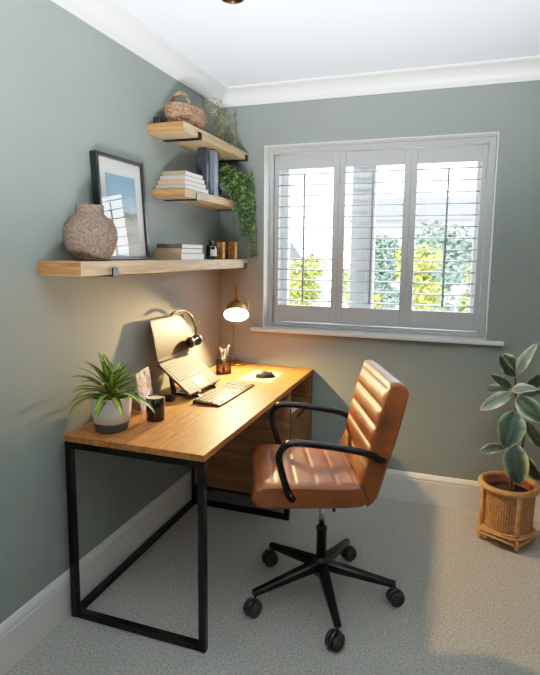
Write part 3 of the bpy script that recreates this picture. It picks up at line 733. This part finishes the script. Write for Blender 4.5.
def cushion(name, ribbed, plain, seams, w, ribamp=.012, soft=.011):
    """closed side profile (u,z): the ribbed run is channelled across, the plain run closes it"""
    rb = dense(ribbed, .0065); pl = dense(plain, .02)
    lens = [0]
    for i in range(len(rb) - 1): lens.append(lens[-1] + (rb[i + 1] - rb[i]).length)
    prof = [(p, lens[i]) for i, p in enumerate(rb)] + [(p, None) for p in pl[1:-1]]
    n = len(prof); P = [p for p, _ in prof]
    area = sum(P[i].x * P[(i + 1) % n].y - P[(i + 1) % n].x * P[i].y for i in range(n)); sg = 1 if area > 0 else -1
    nr = []
    for i in range(n):
        t = (P[(i + 1) % n] - P[i - 1]); t = t.normalized(); nr.append(Vector((t.y, -t.x)) * sg)
    ys = [-1, -.99, -.97, -.94, -.9, -.86, -.8, -.7, -.5, -.25, 0, .25, .5, .7, .8, .86, .9, .94, .97, .99, 1]
    vs = []
    sb = [lens[0]] + seams + [lens[-1]]
    for y in ys:
        ay = abs(y); ins = .014 * max(0, (ay - .9) / .1) ** 2.2; fall = min(1, (1 - ay) / .09) if ay > .91 else 1
        fall = max(0, min(1, (0.93 - ay) / .08)) if ay > .85 else 1
        for i, (p, l) in enumerate(prof):
            off = -ins
            if l is not None:
                for q in range(len(sb) - 1):
                    if sb[q] <= l <= sb[q + 1]:
                        f = (l - sb[q]) / max(1e-6, sb[q + 1] - sb[q]); g = min(f, 1 - f) * (sb[q + 1] - sb[q]); break
                e0 = min(l, lens[-1] - l); edge = 1
                off += fall * edge * (ribamp * (1 - math.exp(-g / soft)) - ribamp * .8)
                if .88 < ay < .96: off -= .004 * (1 - abs(ay - .92) / .04)
            q = p + nr[i] * off
            vs.append((q.x, y * w, q.y))
    fs = []; m = MB()
    for j in range(len(ys) - 1):
        for i in range(n):
            k = (i + 1) % n; fs.append([j * n + i, j * n + k, (j + 1) * n + k, (j + 1) * n + i])
    m.add(vs, fs, True); m.add(vs[:n], [list(range(n))]); m.add(vs[-n:], [list(range(n))[::-1]])
    o = m.build(name, M_leather, ch); return o
cushion('seat', [(.098, .597), (.05, .594), (-.05, .596), (-.15, .600), (-.22, .603), (-.26, .600), (-.286, .588), (-.300, .568)],
        [(-.300, .568), (-.304, .550), (-.301, .530), (-.289, .512), (-.268, .503), (-.22, .500), (.05, .499), (.118, .504), (.15, .525), (.116, .606), (.098, .597)], [.075, .155, .235, .315], CWD, .006, .0055)
cushion('backrest', [(.101, .6), (.124, .650), (.15, .785), (.171, .865), (.188, .928), (.203, .972)],
        [(.203, .972), (.21, .986), (.224, .992), (.245, .990), (.268, .977), (.281, .960), (.284, .941), (.25, .794), (.208, .645), (.19, .579), (.178, .543), (.16, .518), (.138, .505), (.101, .6)], [.078, .153, .228, .303], CWD + .002)
# arms
for s in (-1, 1):
    P = [(-.147, s * (CWD - .004), .546), (-.156, s * (CWD + .012), .556), (-.172, s * (CWD + .022), .595), (-.195, s * (CWD + .025), .672), (-.203, s * (CWD + .025), .722), (-.188, s * (CWD + .025), .757), (-.153, s * (CWD + .025), .774),
         (-.053, s * (CWD + .025), .765), (.058, s * (CWD + .025), .747), (.118, s * (CWD + .025), .733), (.16, s * (CWD + .022), .711), (.185, s * (CWD + .012), .697), (.194, s * (CWD - .004), .692)]
    MB().tube(crom(P, 6), .0135, 14).build('armrest', M_black, ch)
# column and star base
MB().lathe([(0, .30), (.0135, .30), (.0135, .486), (0, .486)], 24).build('gas_piston', M_chrome, ch)
MB().lathe([(0, .12), (.021, .12), (.0215, .30), (.024, .302), (.024, .314), (.02, .317), (0, .317)], 28).build('column_sleeve', M_blackp, ch)
MB().box(-.085, .085, -.06, .06, .478, .4965, .006).build('seat_plate', M_black, ch)
MB().tube([(.03, -.05, .488), (.02, -.15, .486), (.015, -.2, .484)], .006, 8).build('tilt_lever', M_black, ch)
MB().lathe([(0, .095), (.026, .095), (.034, .105), (.034, .16), (.028, .172), (.022, .18), (0, .18)], 30).build('hub', M_blackp, ch)
for k in range(5):
    aw = math.radians(7.5 + 72 * k) - CT
    A = Matrix.Rotation(aw, 4, 'Z'); m = MB(); n = 9; vs = []
    for i in range(n):
        t = i / (n - 1); x = .02 + t * .295; w = .024 - .011 * t; zt = .166 - .062 * t; h = .038 - .016 * t
        for yy, zz in ((-w, zt - h), (w, zt - h), (w, zt - .007), (w * .65, zt), (-w * .65, zt), (-w, zt - .007)): vs.append(A @ Vector((x, yy, zz)))
    fs = []
    for i in range(n - 1):
        for q in range(6): r = (q + 1) % 6; fs.append([i * 6 + q, i * 6 + r, (i + 1) * 6 + r, (i + 1) * 6 + q])
    m.add(vs, fs); m.add(vs[:6], [list(range(6))]); m.add(vs[-6:], [list(range(6))])
    lg = m.build('base_leg', M_black, ch)
    sw = aw + [.5, -.6, 1.2, .4, -.9][k]; c0 = A @ Vector((.306, 0, 0)); off = Vector((math.cos(sw), math.sin(sw), 0)) * .012
    B = Matrix.Translation(Vector((c0.x, c0.y, .033)) + off) @ Matrix.Rotation(sw, 4, 'Z') @ Matrix.Rotation(PI / 2, 4, 'X')
    cs = MB().tube([(c0.x, c0.y, .05), (c0.x, c0.y, .09)], .006, 10)
    hood = []
    for i in range(13):
        a = math.radians(-25 + 215 * i / 12); hood.append((.0365 * math.cos(a), .0365 * math.sin(a)))
    for i in range(12, -1, -1):
        a = math.radians(-25 + 215 * i / 12); hood.append((.029 * math.cos(a), .029 * math.sin(a)))
    vs = [B @ Vector((x, y, z)) for z in (-.009, .009) for x, y in hood]; nh = len(hood)
    cs.add(vs, [[i, (i + 1) % nh, nh + (i + 1) % nh, nh + i] for i in range(nh)], True)
    for i in range(12): cs.add([vs[i], vs[i + 1], vs[nh - 2 - i], vs[nh - 1 - i]], [[0, 1, 2, 3]]); cs.add([vs[nh + i], vs[nh + i + 1], vs[2 * nh - 2 - i], vs[2 * nh - 1 - i]], [[0, 1, 2, 3]])
    cs = cs.build('caster', M_blackp, lg)
    for s in (-1, 1):
        z0_, z1_ = sorted((s * .0095, s * .026))
        MB().lathe([(0, z0_), (.028, z0_), (.0325, z0_ + .003), (.0325, z1_ - .003), (.028, z1_), (.012, z1_), (.01, z1_ - .002), (0, z1_ - .002)], 28, B).build('wheel', M_rubber, cs)

# ------------------------------------------------------------------ rattan planter with rubber plant
PXc, PYc = 1.742, -.272
rp = thing('rattan_planter', 'round cane webbed rattan planter standing on the carpet under the window', 'planter', (PXc, PYc, 0), math.radians(-27))
M_cane = mat('honey_cane', (194, 146, 92), .42, var=.14, scale=18, c2=(150, 102, 56))
M_web = mat('woven_cane', (196, 144, 94), .5, scale=60, c2=(160, 108, 64))
MB().tube([(.132 * math.cos(2 * PI * k / 60), .132 * math.sin(2 * PI * k / 60), .298) for k in range(60)], .0165, 12, closed=True).build('rim', M_cane, rp)
MB().tube([(.118 * math.cos(2 * PI * k / 60), .118 * math.sin(2 * PI * k / 60), .062) for k in range(60)], .012, 10, closed=True).tube([(.127 * math.cos(2 * PI * k / 60), .127 * math.sin(2 * PI * k / 60), .082) for k in range(60)], .006, 8, closed=True).build('bottom_ring', M_cane, rp)
for k in range(4):
    a = PI / 4 + k * PI / 2; c_, s_ = math.cos(a), math.sin(a)
    MB().tube([(.125 * c_, .125 * s_, .06), (.130 * c_, .130 * s_, .29)], .0125, 12).build('post', M_cane, rp)
    MB().tube(crom([(.118 * c_, .118 * s_, .07), (.134 * c_, .134 * s_, .04), (.128 * c_, .128 * s_, .0115)], 6), [.012] * 9 + [.013] * 4, 12).build('foot', M_cane, rp)
    m = MB(); pts = []
    for i in range(17):
        f = i / 16; aa = a + f * PI / 2; rr = .131; pts.append((rr * math.cos(aa), rr * math.sin(aa), .02 + .036 * math.sin(PI * f) ** .5))
    m.tube(pts, .007, 8); pts = [(.136 * math.cos(a + i / 16 * PI / 2), .136 * math.sin(a + i / 16 * PI / 2), .068 + .008 * math.sin(PI * i / 16)) for i in range(17)]
    m.tube(pts, .0065, 8); m.build('apron', M_cane, rp)
m = MB(); nv_, nh_ = 60, 21; rw = .119
def strip(a0, a1, z0, z1, r, k=1):
    vs = []
    for i in range(k + 1):
        a = a0 + (a1 - a0) * i / k; vs += [(r * math.cos(a), r * math.sin(a), z0), (r * math.cos(a), r * math.sin(a), z1)]
    m.add(vs, [[2 * i, 2 * i + 2, 2 * i + 3, 2 * i + 1] for i in range(k)], True)
for i in range(nv_):
    a = 2 * PI * i / nv_; strip(a - .024, a + .024, .07, .285, rw)
for j in range(nh_):
    zc = .075 + .208 * j / (nh_ - 1); strip(0, 2 * PI, zc - .0023, zc + .0023, rw + .0008, 72)
m.build('cane_webbing', M_web, rp, fix=False)
MB().lathe([(0, .062), (.112, .062), (.112, .066), (0, .066)], 30).build('base_board', M_cane, rp)

ru = thing('rubber_plant', 'variegated rubber plant with cream edged leaves growing in the rattan planter', 'plant', (PXc, PYc, .0665))
MB().lathe([(0, .0), (.078, .0), (.09, .1), (.104, .212), (.108, .214), (.108, .23), (.102, .23), (.098, .2)], 40).build('pot', mat('plum_pot', (112, 48, 36), .4, var=.1, scale=14), ru)
MB().lathe([(0, .205), (.097, .201)], 30).build('soil', M_soil, ru)
def rub_mat(name, a, b, c):
    m, nt, bb = base_mat(name); N = nt.nodes; L = nt.links
    uv = N.new('ShaderNodeUVMap'); sp = N.new('ShaderNodeSeparateXYZ'); L.new(uv.outputs[0], sp.inputs[0])
    tc = N.new('ShaderNodeTexCoord'); nz = N.new('ShaderNodeTexNoise'); nz.inputs['Scale'].default_value = 16; nz.inputs['Detail'].default_value = 4; L.new(tc.outputs['Object'], nz.inputs['Vector'])
    ad = N.new('ShaderNodeMath'); ad.operation = 'MULTIPLY_ADD'; ad.inputs[1].default_value = 1.1; L.new(nz.outputs['Fac'], ad.inputs[0]); L.new(sp.outputs['X'], ad.inputs[2])
    cr = N.new('ShaderNodeValToRGB'); E = cr.color_ramp.elements; E[0].position = .40; E[0].color = (*lin(b), 1); E[1].position = 1.16; E[1].color = (*lin(c), 1)
    mr = N.new('ShaderNodeMapRange'); mr.inputs[1].default_value = 0; mr.inputs[2].default_value = 2.0; L.new(ad.outputs[0], mr.inputs[0])
    E[0].position = .2; E[1].position = .84
    for p_, cc in ((.40, a), (.56, b), (.66, tuple((x + y) / 2 for x, y in zip(b, c))), (.72, c)):
        q = E.new(p_); q.color = (*lin(cc), 1)
    L.new(mr.outputs[0], cr.inputs[0]); L.new(cr.outputs[0], bb.inputs['Base Color']); bb.inputs['Roughness'].default_value = .38
    bb.inputs['Specular IOR Level'].default_value = .45
    return m
M_rub = rub_mat('variegated_leaf', (44, 60, 44), (76, 96, 74), (196, 198, 160))
M_rub2 = rub_mat('variegated_leaf_dark', (28, 42, 30), (52, 70, 50), (178, 176, 130))
M_rub3 = rub_mat('variegated_leaf_pale', (96, 116, 96), (140, 154, 134), (206, 208, 186))
M_pet = mat('petiole', (150, 150, 96), .5, var=.1, scale=20)
M_stem = mat('stem_bark', (78, 58, 40), .7, var=.2, scale=30, bump=.3)
ro = ru.location
MB().tube(crom([(1.75 - ro.x, -.275 - ro.y, .2), (1.752 - ro.x, -.28 - ro.y, .45 - ro.z), (1.748 - ro.x, -.285 - ro.y, .694 - ro.z), (1.735 - ro.x, -.295 - ro.y, .862 - ro.z)], 6), [.008] * 6 + [.0065] * 6 + [.005] * 7, 10).build('stem', M_stem, ru)
MB().tube(crom([(1.765 - ro.x, -.26 - ro.y, .2), (1.785 - ro.x, -.265 - ro.y, .4 - ro.z), (1.80 - ro.x, -.28 - ro.y, .62 - ro.z)], 6), .006, 10).build('stem', M_stem, ru)
def rubber_leaf(base, tip, W, face, mt, bend=.12, fold=.25):
    b0 = Vector(base) - ro; t0 = Vector(tip) - ro; d = t0 - b0; L = d.length; d.normalize()
    nrm = Vector(face); nrm = (nrm - d * nrm.dot(d)).normalized(); sd = d.cross(nrm)
    n = 14; k = 4; vs = []; uv = []
    for i in range(n + 1):
        t = i / n; w = W / 2 * (math.sin(PI * t ** .92) ** .62 if 0 < t < 1 else 0.0) * (1.0 - .12 * t)
        c = b0 + d * (L * t) + nrm * (bend * L * (4 * t * (1 - t)) * .5 - bend * L * .6 * t * t)
        for j in range(-k, k + 1):
            f = j / k; q = c + sd * (w * f) + nrm * (fold * w * abs(f) - .25 * fold * w * f * f + .004 * math.sin(9 * t + 2 * f) * abs(f))
            vs.append(q); ed = abs(f); uv.append((max(ed, 0.0) * .9 + .1 * (t > .95), t))
    fs = []; K = 2 * k + 1
    for i in range(n):
        for j in range(K - 1): fs.append([i * K + j, i * K + j + 1, (i + 1) * K + j + 1, (i + 1) * K + j])
    m = MB(); m.add(vs, fs, True); o = m.build('leaf', mt, ru, fix=False)
    ul = o.data.uv_layers.new(name='UVMap')
    for lp_ in o.data.loops: ul.data[lp_.index].uv = uv[lp_.vertex_index]
    return o
CAM = Vector((1.42, -3.13, 1.458))
LV = [((1.742, -.30, .879), (1.812, -.32, 1.045), .062, (-.5, -.8, .3), M_rub3),
      ((1.734, -.29, .862), (1.655, -.33, .968), .062, (-.2, -.8, -.55), M_rub2),
      ((1.742, -.25, .885), (1.678, -.26, .972), .085, (.2, -1, .1), M_rub),
      ((1.715, -.33, .815), (1.618, -.37, .884), .05, (-.2, -.8, .5), M_rub2),
      ((1.717, -.24, .785), (1.600, -.24, .780), .06, (.1, -.5, .6), M_rub2),
      ((1.715, -.34, .793), (1.578, -.40, .712), .07, (.1, -.9, .55), M_rub3),
      ((1.715, -.33, .803), (1.826, -.36, .833), .065, (-.1, -.55, .75), M_rub3),
      ((1.745, -.32, .768), (1.862, -.37, .672), .105, (.1, -1, .25), M_rub),
      ((1.735, -.36, .712), (1.700, -.42, .535), .138, (.15, -1, .25), M_rub),
      ((1.742, -.39, .555), (1.765, -.45, .372), .125, (-.25, -1, .2), M_rub2),
      ((1.709, -.28, .495), (1.590, -.31, .468), .06, (0, -.7, .7), M_rub2),
      ((1.80, -.29, .645), (1.885, -.33, .520), .07, (-.5, -.8, .2), M_rub2),
      ((1.80, -.26, .46), (1.89, -.28, .335), .08, (-.6, -.8, .2), M_rub2),
      ((1.80, -.22, .80), (1.885, -.23, .872), .075, (.1, -1, .2), M_rub2),
      ((1.765, -.2, .735), (1.87, -.21, .785), .055, (0, -.7, .7), M_rub2)]
for k, (a, b_, w, fc, mt) in enumerate(LV):
    rubber_leaf(a, b_, w, fc, mt)
m = MB()
for k, (a, b_, w, fc, mt) in enumerate(LV):
    a = Vector(a); sx = 1.748 - .012 * max(0, (a.z - .69) / .17) if k not in (11, 12) else 1.79
    s = Vector((sx, -.285, max(.35, a.z - .03))); m.tube([s - ro, (s + a) / 2 + Vector((0, 0, .004)) - ro, a - ro], .0028, 6)
m.build('petioles', M_pet, ru)

# ------------------------------------------------------------------ ceiling light and cabinet, both mostly out of frame
pl = thing('pendant_lamp', 'bronze pendant lamp of which only the lower rim shows at the top of the photo', 'lamp', (.735, -1.53, H + .012))
MB().lathe([(0, -.0125), (.05, -.0125), (.05, -.026), (.0, -.03)], 32).build('ceiling_rose', M_bronze, pl)
MB().tube([(0, 0, -.02), (0, 0, -.13)], .004, 8).build('cord', M_black, pl)
MB().lathe([(0, -.12), (.012, -.121), (.02, -.135), (.034, -.165), (.042, -.195), (.041, -.212), (.037, -.22), (.034, -.216), (.036, -.196), (.028, -.166), (.01, -.14)], 36).build('lamp_shade', M_bronze, pl)
MB().lathe([(0, -.175), (.016, -.18), (.022, -.195), (.018, -.21), (0, -.217)], 20).build('bulb', mat('pearl_bulb', (226, 216, 200), .3, var=.02, scale=10), pl)
cb = thing('black_cabinet', 'black low cabinet of which only one edge shows at the lower right', 'cabinet', (1.826, -2.19, 0))
MB().box(-.172, .17, -.19, .19, .03, .82, .002).build('cabinet_body', M_black, cb)
MB().box(-.176, .174, -.194, .194, .821, .84, .002).build('cabinet_top', M_black, cb)
for s in (-1, 1):
    d = MB().box(-.19, -.1725, *sorted((s * .002, s * .187)), .04, .81, .002).build('door', M_black, cb)
    MB().tube([(-.197, s * .03, .4), (-.197, s * .03, .5)], .005, 8).build('handle', M_chrome, d)
for sx in (-1, 1):
    for sy in (-1, 1): MB().box(*sorted((sx * .14, sx * .17)), *sorted((sy * .15, sy * .18)), 0, .03).build('foot', M_black, cb)

# ------------------------------------------------------------------ outside
GZ = -2.7
M_bounce_ground = mat('bounce_ground_pale', (214, 216, 216), .9, scale=6, c2=(196, 200, 202))  # ground made pale so that daylight bounces up to the ceiling
struct(MB().box(-40, 45, .6, 60, GZ - .2, GZ).build('ground', M_bounce_ground))
M_brick = mat('pale_render', (150, 152, 156), .8, var=.04, scale=3)
M_roof = mat('grey_slate', (70, 76, 84), .7, var=.12, scale=12)
M_pane = mat('far_glass', (70, 80, 92), .1, var=.1, scale=3)
def house(x0, x1, y0, y1, eave, ridge, label, group=None):
    t = thing('house', label, 'house', ((x0 + x1) / 2, (y0 + y1) / 2, GZ))
    ox, oy = t.location.x, t.location.y; w, d = (x1 - x0) / 2, (y1 - y0) / 2; e = eave - GZ; r = ridge - GZ
    MB().box(-w, w, -d, d, 0, e).build('wall', M_brick, t)
    MB().prism([(-d - .4, e - .05), (d + .4, e - .05), (0, r)], 'x', -w - .3, w + .3).build('roof', M_roof, t)
    n = max(2, int((x1 - x0) / 3))
    for k in range(n):
        for zz in (.9, 3.4):
            if zz + 1.3 > e: continue
            xc = -w + (k + .5) * 2 * w / n
            f = MB().box(xc - .65, xc + .65, -d - .06, -d - .005, zz, zz + 1.25).build('window', M_upvc, t)
            MB().box(xc - .56, xc - .04, -d - .08, -d - .061, zz + .09, zz + 1.16).box(xc + .04, xc + .56, -d - .08, -d - .061, zz + .09, zz + 1.16).build('pane', M_pane, f)
    MB().box(w * .5, w * .5 + .7, -.35, .35, r - .7, r + .7).build('chimney', M_brick, t)
    return t
house(-3.2, 9.5, 22, 30, 3.1, 4.5, 'pale house with a wide grey slate roof behind the hedge outside the window')
house(-17, -6.5, 16, 24, 1.2, 2.9, 'pale house seen through the left shutter panel')
def tree(x, y, r, h, c1, c2, label, name='tree', seed=0, dens=1.0, trunk=True, group='trees and shrubs outside the window'):
    rr = random.Random(seed); t = thing(name, label, 'tree' if name == 'tree' else 'hedge', (x, y, GZ), 0, group)
    m = MB(); n = int(2600 * dens)
    lobes = [(Vector((rr.uniform(-.5, .5) * r, rr.uniform(-.5, .5) * r, h * rr.uniform(.4, .86))), r * rr.uniform(.45, .7)) for _ in range(12)]
    for k in range(n):
        c, lr = lobes[k % 12]; d = Vector((rr.gauss(0, 1), rr.gauss(0, 1), rr.gauss(0, 1))).normalized()
        p = c + d * lr * rr.uniform(.8, 1.02); p.z = max(.1, min(p.z, h)); m.m = 1 if rr.random() < .4 else 0
        leaf_mesh(m, p, (rr.uniform(-1, 1), rr.uniform(-1, 1), rr.uniform(-.6, .6)), d + Vector((0, 0, .4)), r * .24, r * .14, .2, 2)
    m.build('foliage', [mat('leaf_light', c1, .6, var=.12, scale=3), mat('leaf_dark', c2, .6, var=.12, scale=3)], t, fix=False)
    if trunk: MB().tube([(0, 0, 0), (.05, .02, h * .3), (0, .05, h * .7)], [r * .09, r * .07, r * .03], 8).build('trunk', M_stem, t)
YG = ((140, 146, 44), (108, 122, 40)); GR = ((92, 116, 58), (68, 96, 48)); TE = ((88, 114, 98), (68, 94, 80)); OR = ((128, 96, 44), (104, 78, 38))
tree(.8, 8, .5, 4.95, *YG, 'yellow green bush filling the left of the right shutter panel', 'tree', 1, 1.5)
tree(1.96, 8.3, .45, 5.2, (118, 134, 54), (86, 112, 48), 'green bush at the right edge of the right shutter panel', 'tree', 2, 1.5)
tree(-.42, 8, .48, 4.3, *YG, 'low yellow green shrub seen through the middle shutter panel', 'tree', 3, 1.5)
tree(1.1, 15, .9, 5.75, *TE, 'blue green tree rising in front of the grey roof', 'tree', 4)
tree(4.2, 13, 1.0, 5.4, *YG, 'tall yellow green tree at the far right behind the bushes', 'tree', 5)
tree(-.95, 15.5, .65, 5.6, *TE, 'blue green tree in the distance behind the middle shutter panel', 'tree', 6)
tree(-2.05, 9.5, .56, 4.9, *YG, 'yellow green tree seen through the left shutter panel', 'tree', 7, 1.5)
tree(-3.7, 11, .6, 3.9, *GR, 'green shrub at the left, low behind the left shutter panel', 'tree', 8)
tree(-1.5, 6.9, .38, 3.3, *OR, 'small orange shrub low in the left shutter panel', 'tree', 9)

# ------------------------------------------------------------------ light
w = bpy.data.worlds.new('World'); bpy.context.scene.world = w; w.use_nodes = True; nt = w.node_tree
bg = nt.nodes['Background']; bg.inputs[0].default_value = (.93, .97, 1, 1); bg.inputs[1].default_value = 14
def light(name, kind, loc, energy, c, **k):
    d = bpy.data.lights.new(name, kind); d.energy = energy; d.color = c
    for a, b in k.items():
        if a not in ('target', 'rot'): setattr(d, a, b)
    o = bpy.data.objects.new(name, d); col.objects.link(o); o.location = loc
    if 'target' in k: o.rotation_euler = (Vector(k['target']) - Vector(loc)).to_track_quat('-Z', 'Y').to_euler()
    return o
light('sun', 'SUN', (0, -10, 20), 6.0, (1, .96, .88), target=(3, 4, 0), angle=.02)
light('bulb_light', 'POINT', SC - ax * .026, 125, (1, .6, .24), shadow_soft_size=.016)
light('rear_fill', 'AREA', (1.5, YF + .03, 1.55), 10, (.88, .95, 1), shape='RECTANGLE', size=1.5, size_y=1.5, target=(1.2, 0, 1.5))  # added fill behind the camera; the front wall has no window
light('side_fill', 'AREA', (XR - .02, -2.2, 1.5), 4, (.88, .95, 1), shape='RECTANGLE', size=1.2, size_y=1.2, target=(0, -1.6, 1.6))  # added fill from the right; no window in that wall
light('ceiling_fill', 'AREA', (1.45, -3.5, .45), 74, (.9, .96, 1), shape='DISK', size=.6, target=(1.0, -1.85, 2.45), spread=1.22)  # unseen lamp added behind the camera to brighten the ceiling
p = light('window_portal', 'AREA', (.95, .29, 1.55), 1, (1, 1, 1), shape='RECTANGLE', size=1.3, size_y=1.12, target=(.95, -2, 1.55)); p.data.cycles.is_portal = True

# ------------------------------------------------------------------ camera
yaw, pitch, roll = .3324, -.1251, .0105
fw = Vector((-math.sin(yaw) * math.cos(pitch), math.cos(yaw) * math.cos(pitch), math.sin(pitch)))
r_ = Vector((math.cos(yaw), math.sin(yaw), 0)); u_ = r_.cross(fw)
r2_ = r_ * math.cos(roll) + u_ * math.sin(roll); u2_ = -r_ * math.sin(roll) + u_ * math.cos(roll)
cd = bpy.data.cameras.new('camera'); co = bpy.data.objects.new('camera', cd); col.objects.link(co)
co.matrix_world = Matrix(((r2_.x, u2_.x, -fw.x, 1.4218), (r2_.y, u2_.y, -fw.y, -3.1343), (r2_.z, u2_.z, -fw.z, 1.458), (0, 0, 0, 1)))
cd.sensor_fit = 'HORIZONTAL'; cd.sensor_width = 36; cd.lens = 529.99 / 540 * 36; cd.shift_y = -(337.5 - 321.05) / 540; cd.clip_start = .05
sc = bpy.context.scene; sc.camera = co
sc.view_settings.view_transform = 'Standard'; sc.view_settings.look = 'None'; sc.view_settings.exposure = 0.0
vs_ = sc.view_settings; vs_.use_curve_mapping = True; cmv = vs_.curve_mapping; cmv.use_clip = True
cmv.white_level = (2.2, 2.2, 2.2); cvp = cmv.curves[3].points
cvp[0].location = (0, 0); cvp[1].location = (1, 1)
for x_, y_ in ((.02, .044), (.09, .2), (.2, .40), (.4, .66), (.7, .88)): cvp.new(x_, y_)
cmv.update()
sc.cycles.max_bounces = 10; sc.cycles.diffuse_bounces = 5; sc.cycles.transparent_max_bounces = 16; sc.cycles.use_denoising = True
sc.cycles.sample_clamp_indirect = 6
